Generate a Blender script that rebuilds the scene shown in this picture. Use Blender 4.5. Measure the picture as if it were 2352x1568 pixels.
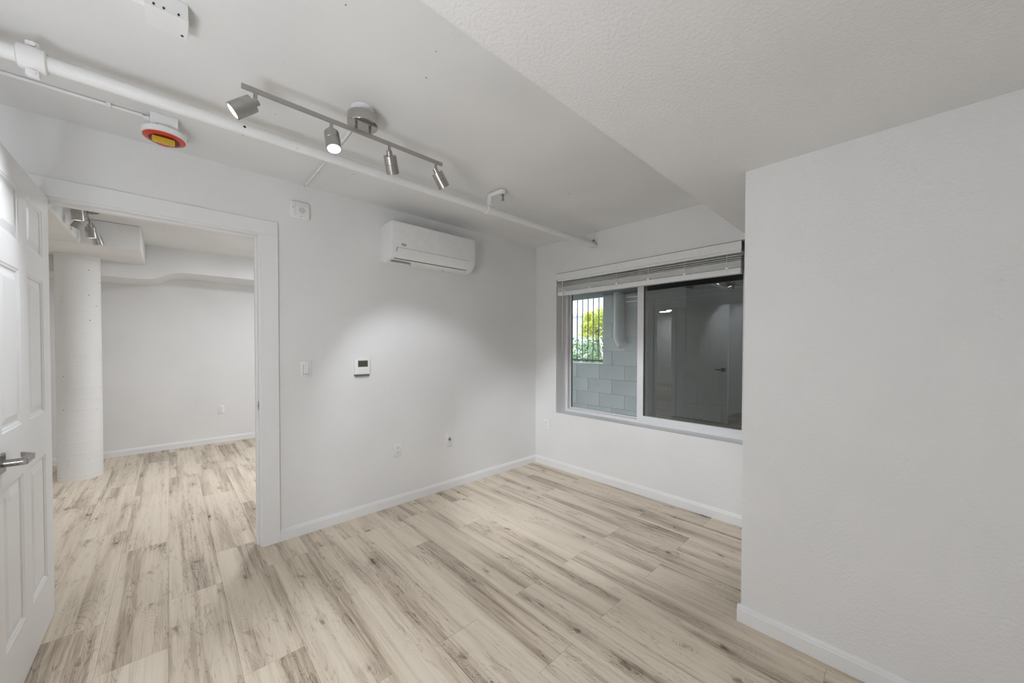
import bpy, bmesh, math, random
from mathutils import Vector, Matrix
random.seed(7)
R = math.radians
scene = bpy.context.scene
for o in list(bpy.data.objects): bpy.data.objects.remove(o)
COL = scene.collection

# ------------------------------------------------------------------ camera (fitted to the photograph's vanishing points)
F, PX, PY = 839.5, 1174.8, 806.5                    # focal length and principal point in photo pixels (2352 x 1568)
YAW, PITCH, ROLL = R(43.107), R(-0.852), R(0.092)
EYE = Vector((-3.0716, -2.8722, 1.33))
FW = Vector((math.sin(YAW)*math.cos(PITCH), math.cos(YAW)*math.cos(PITCH), math.sin(PITCH)))
_rt = Vector((math.cos(YAW), -math.sin(YAW), 0)); _up = _rt.cross(FW)
RT = math.cos(ROLL)*_rt + math.sin(ROLL)*_up; UP = -math.sin(ROLL)*_rt + math.cos(ROLL)*_up
cd = bpy.data.cameras.new('camera'); cam = bpy.data.objects.new('camera', cd); COL.objects.link(cam)
cd.sensor_width = 36; cd.lens = F*36/2352; cd.clip_start = .02; cd.clip_end = 200
cd.shift_x = (1176-PX)/2352; cd.shift_y = (PY-784)/2352
m3 = Matrix((RT, UP, -FW)).transposed()
cam.matrix_world = Matrix.Translation(EYE) @ m3.to_4x4()
scene.camera = cam
def hit(u, v, ax, val):                             # where the ray through a photo pixel meets the plane coordinate[ax] = val
    d = FW + RT*((u-PX)/F) - UP*((v-PY)/F)
    return EYE + d*((val-EYE[ax])/d[ax])

# ------------------------------------------------------------------ world, sun, exposure
SPOT_W, FILL_W, SKY_S = 27, 700, 5.0
w = bpy.data.worlds.new('sky'); scene.world = w; w.use_nodes = True
bg = w.node_tree.nodes['Background']; bg.inputs[0].default_value = (.79, .87, 1.0, 1); bg.inputs[1].default_value = SKY_S
sd = bpy.data.lights.new('sun', 'SUN'); sd.energy = 3.2; sd.angle = R(2); sd.color = (1, .95, .85)
sun = bpy.data.objects.new('sun', sd); COL.objects.link(sun); sun.location = (6, 3, 8)
sun.rotation_euler = Vector((-.25, -.75, -.95)).to_track_quat('-Z', 'Y').to_euler()
vs = scene.view_settings; vs.view_transform = 'Standard'; vs.look = 'None'; vs.exposure = 0; vs.gamma = 1; vs.use_curve_mapping = False
scene.cycles.max_bounces = 6; scene.cycles.diffuse_bounces = 4; scene.cycles.glossy_bounces = 3; scene.cycles.transmission_bounces = 4; scene.cycles.transparent_max_bounces = 8
scene.cycles.use_adaptive_sampling = True; scene.cycles.adaptive_threshold = .1; scene.cycles.caustics_reflective = False; scene.cycles.caustics_refractive = False

# ------------------------------------------------------------------ materials
def nt(name):
    m = bpy.data.materials.new(name); m.use_nodes = True
    t = m.node_tree; b = t.nodes['Principled BSDF']
    return m, t, b
def N(t, kind, **kw):
    n = t.nodes.new(kind)
    for k, v in kw.items():
        if k.startswith('i_'):
            key = k[2:]; key = int(key) if key.isdigit() else key.replace('_', ' ')
            n.inputs[key].default_value = v
        else: setattr(n, k, v)
    return n
def L(t, a, b): t.links.new(a, b)
def math_n(t, op, a, b=None, c=None):
    n = t.nodes.new('ShaderNodeMath'); n.operation = op
    for i, v in enumerate((a, b, c)):
        if v is None: continue
        if isinstance(v, (int, float)): n.inputs[i].default_value = v
        else: L(t, v, n.inputs[i])
    return n.outputs[0]
def ramp(t, fac, stops, interp='LINEAR'):
    r = t.nodes.new('ShaderNodeValToRGB'); r.color_ramp.interpolation = interp
    e = r.color_ramp.elements
    while len(e) < len(stops): e.new(.5)
    for el, (p, c) in zip(e, stops):
        el.position = p; el.color = (c, c, c, 1) if isinstance(c, (int, float)) else (*c, 1)
    L(t, fac, r.inputs[0]); return r.outputs[0]
def plain(name, col, rough=.5, metal=0, spec=.5):
    m, t, b = nt(name)
    no = N(t, 'ShaderNodeTexNoise', i_Scale=30.0, i_Detail=0.0)
    tc = N(t, 'ShaderNodeTexCoord'); L(t, tc.outputs['Object'], no.inputs['Vector'])
    mx = N(t, 'ShaderNodeMix', data_type='RGBA'); L(t, no.outputs['Fac'], mx.inputs[0])
    mx.inputs[6].default_value = (*[c*.97 for c in col], 1); mx.inputs[7].default_value = (*[min(1, c*1.03) for c in col], 1)
    L(t, mx.outputs[2], b.inputs['Base Color'])
    b.inputs['Roughness'].default_value = rough; b.inputs['Metallic'].default_value = metal
    b.inputs['Specular IOR Level'].default_value = spec
    return m
def painted(name, col, rough=.7, scale=120, bump=.15, dist=.004, pits=0, blot=.03, pitscale=9, pitsize=.006):
    m, t, b = nt(name)
    tc = N(t, 'ShaderNodeTexCoord'); co = tc.outputs['Object']
    big = N(t, 'ShaderNodeTexNoise', i_Scale=1.7, i_Detail=1.0); L(t, co, big.inputs['Vector'])
    base = ramp(t, big.outputs['Fac'], [(.3, tuple(c*(1-blot) for c in col)), (.7, tuple(min(1, c*(1+blot*.5)) for c in col))])
    no = N(t, 'ShaderNodeTexNoise', i_Scale=float(scale), i_Detail=1.0, i_Roughness=.55); L(t, co, no.inputs['Vector'])
    out = base
    if pits:
        vo = N(t, 'ShaderNodeTexVoronoi', i_Scale=float(pitscale)); L(t, co, vo.inputs['Vector'])
        sep = N(t, 'ShaderNodeSeparateColor'); L(t, vo.outputs['Color'], sep.inputs[0])
        pick = math_n(t, 'GREATER_THAN', sep.outputs[0], 1-pits)
        size = math_n(t, 'MULTIPLY', sep.outputs[1], pitsize*pitscale)
        near = math_n(t, 'LESS_THAN', vo.outputs['Distance'], size)
        pit = math_n(t, 'MULTIPLY', pick, near)
        mx = N(t, 'ShaderNodeMix', data_type='RGBA'); L(t, pit, mx.inputs[0]); L(t, base, mx.inputs[6]); mx.inputs[7].default_value = (.12, .115, .105, 1)
        out = mx.outputs[2]
    L(t, out, b.inputs['Base Color'])
    bp = N(t, 'ShaderNodeBump', i_Strength=bump, i_Distance=dist); L(t, no.outputs['Fac'], bp.inputs['Height']); L(t, bp.outputs[0], b.inputs['Normal'])
    b.inputs['Roughness'].default_value = rough; b.inputs['Specular IOR Level'].default_value = .3
    return m
def steel(name, col=(.42, .41, .39), rough=.32):
    m, t, b = nt(name)
    tc = N(t, 'ShaderNodeTexCoord'); mp = N(t, 'ShaderNodeMapping'); mp.inputs['Scale'].default_value = (400, 400, 12)
    L(t, tc.outputs['Object'], mp.inputs['Vector'])
    no = N(t, 'ShaderNodeTexNoise', i_Scale=1.0, i_Detail=2.0); L(t, mp.outputs[0], no.inputs['Vector'])
    rr = ramp(t, no.outputs['Fac'], [(.3, rough*.96), (.7, rough*1.04)]); L(t, rr, b.inputs['Roughness'])
    b.inputs['Base Color'].default_value = (*col, 1); b.inputs['Metallic'].default_value = 1
    return m
def emit(name, col, s):
    m, t, b = nt(name)
    b.inputs['Base Color'].default_value = (.9, .9, .88, 1); b.inputs['Emission Color'].default_value = (*col, 1); b.inputs['Emission Strength'].default_value = s
    return m
WHITE = (.88, .878, .87)
M = dict(
    wall=painted('wall_paint', WHITE, scale=85, bump=.45, dist=.005),
    soffit=painted('soffit_paint', WHITE, scale=85, bump=.45, dist=.005),
    slab=painted('painted_concrete', WHITE, scale=40, bump=.2, dist=.003, pits=.14, blot=.05, pitscale=22, pitsize=.0045),
    column=painted('column_concrete', WHITE, scale=60, bump=.25, dist=.003, pits=.75, blot=.04, pitscale=25, pitsize=.005),
    trim=painted('trim_paint', (.90, .90, .895), rough=.42, scale=60, bump=.03, dist=.002, blot=.01),
    door=painted('door_paint', (.90, .90, .89), rough=.4, scale=150, bump=.05, dist=.002, blot=.01),
    plastic=plain('white_plastic', (.90, .90, .89), .38),
    grey_plastic=plain('grey_plastic', (.36, .36, .35), .5),
    pipe=painted('pipe_paint', (.89, .888, .88), rough=.5, scale=50, bump=.06, dist=.002, blot=.02),
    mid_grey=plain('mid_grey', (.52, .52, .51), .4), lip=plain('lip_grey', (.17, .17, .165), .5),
    dark=plain('dark_gap', (.03, .03, .028), .8),
    shade=plain('dark_grey', (.10, .10, .095), .6),
    screen=plain('lcd_screen', (.085, .08, .06), .25),
    steel=steel('brushed_steel'), chrome=steel('polished_steel', (.5, .49, .47), .16), gun=steel('dark_nickel', (.27, .26, .25), .28),
    red=plain('red_plastic', (.62, .055, .03), .3), yellow=plain('amber_lens', (.62, .40, .015), .2), maroon=plain('dark_red', (.13, .008, .006), .5),
    lens=emit('lamp_lens', (1, .96, .9), 9.0), lens_hot=emit('lamp_lens_hot', (1, .97, .92), 26.0),
    vinyl=plain('window_vinyl', (.84, .84, .83), .35),
    blind=plain('blind_slat', (.90, .90, .885), .45),
    black_iron=plain('black_iron', (.02, .03, .04), .5),
    block=painted('block_paint', (.48, .485, .47), rough=.85, scale=70, bump=.5, dist=.006, blot=.12),
    mortar=painted('mortar_paint', (.46, .465, .45), rough=.9, scale=90, bump=.5, dist=.005, blot=.1),
    concrete=painted('bare_concrete', (.22, .22, .21), rough=.9, scale=30, bump=.3, blot=.15),
    bark=painted('bark', (.12, .085, .06), rough=.9, scale=30, bump=.8, dist=.02, blot=.3),
    stucco=plain('pale_stucco', (.75, .78, .82), .9),
    duct=painted('duct_paint', (.50, .49, .46), rough=.7, scale=50, bump=.1, blot=.12),
    condenser=plain('condenser_case', (.12, .12, .115), .5),
)
def leaf_mat(name, a, b_, c):
    m, t, b = nt(name)
    oi = N(t, 'ShaderNodeNewGeometry'); r = ramp(t, oi.outputs['Random Per Island'], [(0, a), (.55, b_), (1, c)])
    L(t, r, b.inputs['Base Color']); b.inputs['Roughness'].default_value = .5
    tr = N(t, 'ShaderNodeBsdfTranslucent'); L(t, r, tr.inputs['Color'])
    mx = N(t, 'ShaderNodeMixShader'); mx.inputs[0].default_value = .45
    L(t, b.outputs[0], mx.inputs[1]); L(t, tr.outputs[0], mx.inputs[2]); L(t, mx.outputs[0], t.nodes['Material Output'].inputs['Surface'])
    return m
M['leaf_y'] = leaf_mat('yellow_green_leaf', (.28, .42, .05), (.62, .66, .10), (.85, .72, .22))
M['leaf_g'] = leaf_mat('green_leaf', (.05, .13, .06), (.16, .30, .10), (.50, .52, .30))
def glass_mat(name, tint, refl):
    m, t, b = nt(name); t.nodes.remove(b)
    tr = N(t, 'ShaderNodeBsdfTransparent'); tr.inputs[0].default_value = (*tint, 1)
    gl = N(t, 'ShaderNodeBsdfGlossy'); gl.inputs['Roughness'].default_value = .0; gl.inputs['Color'].default_value = (.95, .96, .95, 1)
    fr = N(t, 'ShaderNodeFresnel', i_IOR=1.5); f = math_n(t, 'MULTIPLY_ADD', fr.outputs[0], 1.0, refl)
    mx = N(t, 'ShaderNodeMixShader'); L(t, f, mx.inputs[0]); L(t, tr.outputs[0], mx.inputs[1]); L(t, gl.outputs[0], mx.inputs[2])
    L(t, mx.outputs[0], t.nodes['Material Output'].inputs['Surface']); return m
M['glass'] = glass_mat('window_glass', (.90, .93, .92), .05)
def mesh_screen(name):
    m, t, b = nt(name)
    tr = N(t, 'ShaderNodeBsdfTransparent'); b.inputs['Base Color'].default_value = (.015, .015, .015, 1); b.inputs['Roughness'].default_value = .9
    mx = N(t, 'ShaderNodeMixShader'); mx.inputs[0].default_value = .62
    L(t, tr.outputs[0], mx.inputs[1]); L(t, b.outputs[0], mx.inputs[2]); L(t, mx.outputs[0], t.nodes['Material Output'].inputs['Surface']); return m
M['insect'] = mesh_screen('insect_mesh')

def wood_mat():
    m, t, b = nt('oak_plank')
    tc = N(t, 'ShaderNodeTexCoord'); oi = N(t, 'ShaderNodeObjectInfo')
    off = N(t, 'ShaderNodeCombineXYZ'); r1 = math_n(t, 'MULTIPLY', oi.outputs['Random'], 91.7); L(t, r1, off.inputs[0]); L(t, math_n(t, 'MULTIPLY', oi.outputs['Random'], 37.3), off.inputs[1]); L(t, math_n(t, 'MULTIPLY', oi.outputs['Random'], 613.0), off.inputs[2])
    co = N(t, 'ShaderNodeVectorMath', operation='ADD'); L(t, tc.outputs['Object'], co.inputs[0]); L(t, off.outputs[0], co.inputs[1])
    def stretched(sx, sy, **kw):
        mp = N(t, 'ShaderNodeMapping'); mp.inputs['Scale'].default_value = (sx, sy, 1); L(t, co.outputs[0], mp.inputs['Vector'])
        return mp.outputs[0]
    def noise(vec, scale=1.0, detail=2.0, dist=0.0, rough=.5):
        n = N(t, 'ShaderNodeTexNoise', noise_dimensions='2D', i_Scale=scale, i_Detail=detail, i_Distortion=dist, i_Roughness=rough); L(t, vec, n.inputs['Vector']); return n.outputs['Fac']
    # knots first: a few voronoi cells, squashed along the grain; the grain bends round them
    wob = N(t, 'ShaderNodeTexNoise', noise_dimensions='2D', i_Scale=11.0, i_Detail=2.0); L(t, co.outputs[0], wob.inputs['Vector'])
    wv = N(t, 'ShaderNodeVectorMath', operation='MULTIPLY_ADD'); L(t, wob.outputs['Color'], wv.inputs[0]); wv.inputs[1].default_value = (.05, .13, 0); L(t, co.outputs[0], wv.inputs[2])
    mp = N(t, 'ShaderNodeMapping'); mp.inputs['Scale'].default_value = (5.2, 2.7, 1); L(t, wv.outputs[0], mp.inputs['Vector'])
    vo = N(t, 'ShaderNodeTexVoronoi', voronoi_dimensions='2D', i_Scale=1.0, i_Randomness=.95); L(t, mp.outputs[0], vo.inputs['Vector'])
    sc = N(t, 'ShaderNodeSeparateColor'); L(t, vo.outputs['Color'], sc.inputs[0])
    has = math_n(t, 'MULTIPLY', math_n(t, 'GREATER_THAN', sc.outputs[0], .5), ramp(t, sc.outputs[1], [(0, .45), (1, 1.0)]))
    kd = vo.outputs['Distance']
    core = ramp(t, kd, [(.0, 1.0), (.035, .75), (.07, .12), (.10, 0.0)])
    kring = ramp(t, math_n(t, 'FRACT', math_n(t, 'MULTIPLY', kd, 26.0)), [(0, 1.0), (.22, .15), (.7, .0), (1.0, 1.0)])
    kfall = ramp(t, kd, [(.05, 1.0), (.18, .55), (.34, 0.0)])
    brk = ramp(t, noise(stretched(30, 13), detail=2.0), [(.42, 0.0), (.55, 1.0)])
    knot = math_n(t, 'MULTIPLY', has, math_n(t, 'MAXIMUM', core, math_n(t, 'MULTIPLY', math_n(t, 'MULTIPLY', kring, kfall), brk)))
    halo = math_n(t, 'MULTIPLY', has, ramp(t, kd, [(.0, 1.0), (.30, 0.0)]))
    # broad soft dark streaks along the plank
    band = ramp(t, noise(stretched(8.2, .62), detail=2.0, dist=.15), [(.40, 0.0), (.52, .45), (.66, 1.0)], 'EASE')
    streak = ramp(t, noise(stretched(34, .9), detail=2.0, dist=.3), [(.50, 0.0), (.70, 1.0)])
    # fine grain
    grain = noise(stretched(230, 6.0), detail=2.0, rough=.7)
    grain2 = noise(stretched(75, 2.6), detail=2.0, dist=.5)
    # cathedral figure: contour lines of a stretched noise field
    field = math_n(t, 'ADD', noise(stretched(6.5, 1.3), detail=1.5, dist=.5), math_n(t, 'MULTIPLY', halo, .10))
    rings = math_n(t, 'FRACT', math_n(t, 'MULTIPLY', field, 34.0))
    line = ramp(t, rings, [(0.0, 1.0), (.12, .45), (.26, 0.0), (.86, 0.0), (1.0, 1.0)])
    figm = ramp(t, noise(stretched(5.0, 1.8), detail=1.5), [(.46, 0.0), (.58, 1.0)])
    fig = math_n(t, 'MULTIPLY', math_n(t, 'MULTIPLY', line, figm), ramp(t, grain2, [(.35, .25), (.6, 1.0)]))
    # short wandering dark checks and flecks
    fn = noise(stretched(34, 5.5), detail=3.0, dist=1.6, rough=.6)
    fleck = math_n(t, 'MULTIPLY', ramp(t, fn, [(.60, 0.0), (.645, 1.0), (.70, .6), (.74, .2)]), ramp(t, noise(stretched(3.2, 1.7), detail=1.0), [(.42, 0.0), (.52, 1.0)]))
    tone = math_n(t, 'MULTIPLY_ADD', band, .43, .05)
    tone = math_n(t, 'ADD', tone, math_n(t, 'MULTIPLY', streak, .20))
    tone = math_n(t, 'ADD', tone, math_n(t, 'MULTIPLY', math_n(t, 'SUBTRACT', grain, .5), math_n(t, 'MULTIPLY_ADD', band, .35, .28)))
    tone = math_n(t, 'ADD', tone, math_n(t, 'MULTIPLY', math_n(t, 'SUBTRACT', grain2, .5), .30))
    tone = math_n(t, 'ADD', tone, math_n(t, 'MULTIPLY', fig, .20))
    tone = math_n(t, 'ADD', tone, math_n(t, 'MULTIPLY', knot, .60))
    tone = math_n(t, 'ADD', tone, math_n(t, 'MULTIPLY', halo, .10))
    tone = math_n(t, 'ADD', tone, math_n(t, 'MULTIPLY', fleck, .28))
    tone = math_n(t, 'ADD', tone, math_n(t, 'MULTIPLY', math_n(t, 'SUBTRACT', oi.outputs['Random'], .5), .10))
    col = ramp(t, tone, [(0.0, (.78, .685, .555)), (.30, (.67, .575, .457)), (.64, (.40, .328, .248)), (1.0, (.15, .116, .085))])
    L(t, col, b.inputs['Base Color'])
    b.inputs['Roughness'].default_value = .42; b.inputs['Specular IOR Level'].default_value = .32
    bp = N(t, 'ShaderNodeBump', i_Strength=.12, i_Distance=.0012); L(t, grain, bp.inputs['Height']); L(t, bp.outputs[0], b.inputs['Normal'])
    return m
M['wood'] = wood_mat()

# ------------------------------------------------------------------ mesh helpers
class MB:
    def __init__(s): s.v = []; s.f = []
    def add(s, vs_, fs):
        o = len(s.v); s.v += [tuple(x) for x in vs_]; s.f += [tuple(i+o for i in f) for f in fs]; return s
    def box(s, x0, x1, y0, y1, z0, z1):
        x0, x1 = sorted((x0, x1)); y0, y1 = sorted((y0, y1)); z0, z1 = sorted((z0, z1))
        return s.add([(x0,y0,z0),(x1,y0,z0),(x1,y1,z0),(x0,y1,z0),(x0,y0,z1),(x1,y0,z1),(x1,y1,z1),(x0,y1,z1)],
                     [(0,3,2,1),(4,5,6,7),(0,1,5,4),(1,2,6,5),(2,3,7,6),(3,0,4,7)])
    def bm(s, b):
        b.verts.index_update(); s.add([v.co[:] for v in b.verts], [[v.index for v in f.verts] for f in b.faces]); b.free(); return s
    def rbox(s, x0, x1, y0, y1, z0, z1, bev=.004, seg=2):
        t = MB().box(x0, x1, y0, y1, z0, z1); b = bmesh.new(); vv = [b.verts.new(p) for p in t.v]
        for f in t.f: b.faces.new([vv[i] for i in f])
        bmesh.ops.bevel(b, geom=list(b.edges), offset=bev, segments=seg, profile=.5, affect='EDGES'); return s.bm(b)
    def rplate(s, plane, a0, a1, b0, b1, d0, d1, r=.01, seg=4, edge=.002):
        """plate with rounded corners: plane 'y' -> a=x, b=z, d=y ; plane 'x' -> a=y, b=z, d=x"""
        pts = []
        for cx, cy, st in ((a1-r, b1-r, 0), (a0+r, b1-r, 90), (a0+r, b0+r, 180), (a1-r, b0+r, 270)):
            for k in range(seg+1):
                an = R(st + 90*k/seg); pts.append((cx+r*math.cos(an), cy+r*math.sin(an)))
        n = len(pts); ca, cb = (a0+a1)/2, (b0+b1)/2
        def P(a, b, d): return (a, d, b) if plane == 'y' else (d, a, b)
        sa = 1-2*edge/(a1-a0); sb = 1-2*edge/(b1-b0); dm = d1+(d0-d1)*min(1, edge/abs(d1-d0))
        vv = [P(a, b, d0) for a, b in pts]+[P(a, b, dm) for a, b in pts]+[P(ca+(a-ca)*sa, cb+(b-cb)*sb, d1) for a, b in pts]
        ff = [(i+k*n, (i+1) % n+k*n, (i+1) % n+(k+1)*n, i+(k+1)*n) for k in range(2) for i in range(n)]
        ff += [tuple(range(n-1, -1, -1)), tuple(range(2*n, 3*n))]
        return s.add(vv, ff)
    def ring(s, c, ax, r, n):
        ax = Vector(ax).normalized(); u = ax.orthogonal().normalized(); v = ax.cross(u); c = Vector(c)
        return [c+r*(math.cos(2*math.pi*i/n)*u+math.sin(2*math.pi*i/n)*v) for i in range(n)]
    def lathe(s, prof, c, ax, n=32, cap0=True, cap1=True):
        """prof: (distance along axis, radius)"""
        ax = Vector(ax).normalized(); c = Vector(c); vv = []
        for h_, r in prof: vv += s.ring(c+ax*h_, ax, r, n)
        k = len(prof); ff = [(i+j*n, (i+1) % n+j*n, (i+1) % n+(j+1)*n, i+(j+1)*n) for j in range(k-1) for i in range(n)]
        if cap0: ff.append(tuple(range(n-1, -1, -1)))
        if cap1: ff.append(tuple(range((k-1)*n, k*n)))
        return s.add(vv, ff)
    def cyl(s, p0, p1, r, n=20):
        p0, p1 = Vector(p0), Vector(p1); return s.lathe([(0, r), ((p1-p0).length, r)], p0, p1-p0, n)
    def tube(s, pts, r, n=16):
        pts = [Vector(p) for p in pts]; vv = []; u = None
        for i, p in enumerate(pts):
            d = (pts[min(i+1, len(pts)-1)]-pts[max(i-1, 0)]).normalized()
            u = d.orthogonal().normalized() if u is None else (u-d*u.dot(d)).normalized()
            v = d.cross(u); rr = r[i] if isinstance(r, (list, tuple)) else r
            vv += [p+rr*(math.cos(2*math.pi*k/n)*u+math.sin(2*math.pi*k/n)*v) for k in range(n)]
        k = len(pts); ff = [(i+j*n, (i+1) % n+j*n, (i+1) % n+(j+1)*n, i+(j+1)*n) for j in range(k-1) for i in range(n)]
        ff += [tuple(range(n-1, -1, -1)), tuple(range((k-1)*n, k*n))]
        return s.add(vv, ff)
    def prism(s, pts, vec):
        n = len(pts); vec = Vector(vec); a = [Vector(p) for p in pts]
        return s.add(a+[p+vec for p in a], [tuple(range(n-1, -1, -1)), tuple(range(n, 2*n))]+[(i, (i+1) % n, (i+1) % n+n, i+n) for i in range(n)])
    def mesh(s, name, mat, org=(0, 0, 0), smooth=None):
        me = bpy.data.meshes.new(name); o = Vector(org)
        me.from_pydata([Vector(v)-o for v in s.v], [], s.f); me.materials.append(mat)
        b = bmesh.new(); b.from_mesh(me); bmesh.ops.recalc_face_normals(b, faces=b.faces); b.to_mesh(me); b.free()
        if smooth:
            me.shade_smooth(); me.set_sharp_from_angle(angle=R(smooth))
        return me
ORG = {}
def tag(o, label=None, cat=None, group=None, kind=None):
    for k, v in (('label', label), ('category', cat), ('group', group), ('kind', kind)):
        if v: o[k] = v
    return o
def thing(name, loc, label, cat, group=None, kind=None):
    o = bpy.data.objects.new(name, None); COL.objects.link(o); o.location = loc; o.empty_display_size = .05; ORG[o.name] = Vector(loc)
    return tag(o, label, cat, group, kind)
def part(name, mb, mat, parent, smooth=35, label=None, kind=None):
    org = ORG[parent.name]; o = bpy.data.objects.new(name, mb.mesh(name, M[mat], org, smooth)); COL.objects.link(o)
    o.parent = parent; ORG[o.name] = org
    if label: o['label'] = label
    if kind: o['kind'] = kind
    return o
def single(name, mb, mat, label, cat, kind=None, smooth=None, group=None, org=None):
    if org is None:
        xs, ys, zs = zip(*mb.v); org = ((min(xs)+max(xs))/2, (min(ys)+max(ys))/2, min(zs))
    o = bpy.data.objects.new(name, mb.mesh(name, M[mat], org, smooth)); COL.objects.link(o); o.location = org; ORG[o.name] = Vector(org)
    return tag(o, label, cat, group, kind)

# ------------------------------------------------------------------ dimensions read off the photograph (metres, window-wall corner at the origin)
H, HS, YS = 2.448, 2.159, -2.07          # ceiling slab, lowered soffit, soffit's edge
XP, YP = -1.062, -2.354                  # projecting wall on the right
XW, YN = -3.88, -4.7                     # unseen walls behind the open door and behind the camera
Y2, X2L, X2R = 3.504, -8.6, -1.0         # the room beyond the doorway
DL, DR, DH = -3.537, -2.645, 2.05        # doorway
WY0, WY1, WZ0, WZ1 = -2.09, -.302, .605, 2.11   # window opening

# ------------------------------------------------------------------ structure
fl = single('floor', MB().box(X2L-.1, .0, YN-.1, Y2+.1, -.12, -.008), 'concrete', 'grey-beige oak plank floor running through both rooms', 'floor', 'structure', org=(0, 0, 0))
PW, PL, SEAM = .22, 1.2, -.886
def plank_mesh(wd, ln):
    b = bmesh.new(); bmesh.ops.create_cube(b, size=1)
    bmesh.ops.scale(b, vec=(wd-.0005, ln-.0007, .008), verts=b.verts)
    bmesh.ops.bevel(b, geom=[e for e in b.edges if all(v.co.z > 0 for v in e.verts)], offset=.0005, segments=1, affect='EDGES')
    me = bpy.data.meshes.new('plank'); b.to_mesh(me); b.free(); me.materials.append(M['wood']); return me
PM = {}
for k in range(-5, 36):
    xa, xb = SEAM-PW*(k+1), SEAM-PW*k
    xa, xb = max(xa, X2L), min(xb, 0)
    if xb-xa < .02: continue
    xm = (xa+xb)/2
    lo, hi = (YN, Y2) if XW < xm < X2R else ((.06, Y2) if xm <= XW else (YN, .06))
    ph = -1.08 if k in (8, 14) else (-1.88 if k % 2 == 0 else -1.475)
    j = ph - PL*math.ceil((ph-lo)/PL)
    while j < hi:
        ya, yb = max(j, lo), min(j+PL, hi)
        if yb-ya > .02:
            key = (round(xb-xa, 4), round(yb-ya, 4))
            if key not in PM: PM[key] = plank_mesh(xb-xa, yb-ya)
            o = bpy.data.objects.new('plank', PM[key]); COL.objects.link(o); o.parent = fl; o.location = ((xa+xb)/2, (ya+yb)/2, -.004)
        j += PL

single('ceiling', MB().box(X2L-.1, .25, YS, Y2+.1, H, H+.15), 'slab', 'white painted concrete ceiling slab with small dark pits', 'ceiling', 'structure', org=(0, 0, H))
single('ceiling_soffit', MB().box(XW-.1, .25, YN-.1, YS, HS, H+.15), 'soffit', 'lowered white textured soffit ceiling on the right', 'ceiling', 'structure', org=(0, 0, HS))
wl = MB().box(X2L-.1, DL-.025, 0, .12, 0, H).box(DR+.025, .0, 0, .12, 0, H).box(DL-.025, DR+.025, 0, .12, DH+.02, H)
single('wall_left', wl, 'wall', 'white textured wall with the doorway and air conditioner', 'wall', 'structure', org=(0, 0, 0))
wf = MB().box(0, .26, WY1, .12, 0, H).box(0, .26, YN-.1, WY0, 0, H).box(0, .26, WY0, WY1, 0, WZ0).box(0, .26, WY0, WY1, WZ1, H)
single('wall_far', wf, 'wall', 'white wall holding the sliding window', 'wall', 'structure', org=(0, 0, 0))
single('wall_right', MB().box(XP, 0, YN-.1, YP, 0, HS), 'wall', 'projecting white textured wall at the right', 'wall', 'structure', org=(XP, YP, 0))
single('wall_behind', MB().box(XW-.1, XW, YN-.1, 0, 0, H), 'wall', 'white wall behind the open door', 'wall', 'structure', org=(XW, 0, 0))
single('wall_near', MB().box(XW, XP, YN-.1, YN, 0, HS), 'wall', 'white wall behind the viewer', 'wall', 'structure', org=(XW, YN, 0))
single('wall_beyond', MB().box(X2L-.1, X2R+.1, Y2, Y2+.1, 0, H), 'wall', 'white far wall of the room beyond the doorway', 'wall', 'structure', org=(0, Y2, 0))
single('wall_beyond_left', MB().box(X2L-.1, X2L, .12, Y2, 0, H), 'wall', 'white left wall of the room beyond the doorway', 'wall', 'structure', org=(X2L, 0, 0))
single('wall_beyond_right', MB().box(X2R, X2R+.1, .12, Y2, 0, H), 'wall', 'white right wall of the room beyond the doorway', 'wall', 'structure', org=(X2R, 0, 0))

def baseboard(name, runs, label):
    mb = MB()
    for (p0, p1, nrm) in runs:
        p0, p1, nrm = Vector((*p0, 0)), Vector((*p1, 0)), Vector((*nrm, 0))
        prof = [(0, .0005), (.0135, .0005), (.0135, .060), (.0105, .064), (.0095, .070), (.004, .082), (0, .082)]
        mb.prism([p0+nrm*d+Vector((0, 0, z)) for d, z in prof], p1-p0)
    return single(name, mb, 'trim', label, 'baseboard', 'structure', org=(*runs[0][0], 0))
baseboard('baseboard_left', [((-2.535, 0), (-.0135, 0), (0, -1))], 'white baseboard under the air conditioner wall')
baseboard('baseboard_far', [((0, 0), (0, YP), (-1, 0))], 'white baseboard under the window')
baseboard('baseboard_right', [((XP, YP+.0135), (XP, YN), (-1, 0)), ((XP, YP), (-.0135, YP), (0, 1))], 'white baseboard wrapping the projecting right wall')
baseboard('baseboard_beyond', [((X2L, Y2), (X2R, Y2), (0, -1))], 'white baseboard in the room beyond the doorway')

# doorway trim
tr = thing('trim_1', ((DL+DR)/2, 0, 0), 'white casing and jamb around the open doorway', 'door trim', kind='structure')
CX0, CX1, CZ = DL-.092, -2.535, 2.150
for ya, yb in ((-.016, 0), (.12, .136)):
    part('casing_board', MB().rbox(DR+.012, CX1, ya, yb, .0005, DH+.010, .0015, 1), 'trim', tr)
    part('casing_board', MB().rbox(CX0, DL-.012, ya, yb, .0005, DH+.010, .0015, 1), 'trim', tr)
    part('casing_board', MB().rbox(CX0, CX1, ya, yb, DH+.010, CZ, .0015, 1), 'trim', tr)
part('jamb', MB().rbox(DR, DR+.022, -.003, .123, .0005, DH, .001, 1), 'trim', tr)
part('jamb', MB().rbox(DL-.022, DL, -.003, .123, .0005, DH, .001, 1), 'trim', tr)
part('jamb', MB().rbox(DL-.022, DR+.022, -.003, .123, DH, DH+.018, .001, 1), 'trim', tr)
part('door_stop', MB().rbox(DR-.012, DR, .042, .078, .0005, DH, .001, 1), 'trim', tr)
part('door_stop', MB().rbox(DL, DL+.012, .042, .078, .0005, DH, .001, 1), 'trim', tr)
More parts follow.
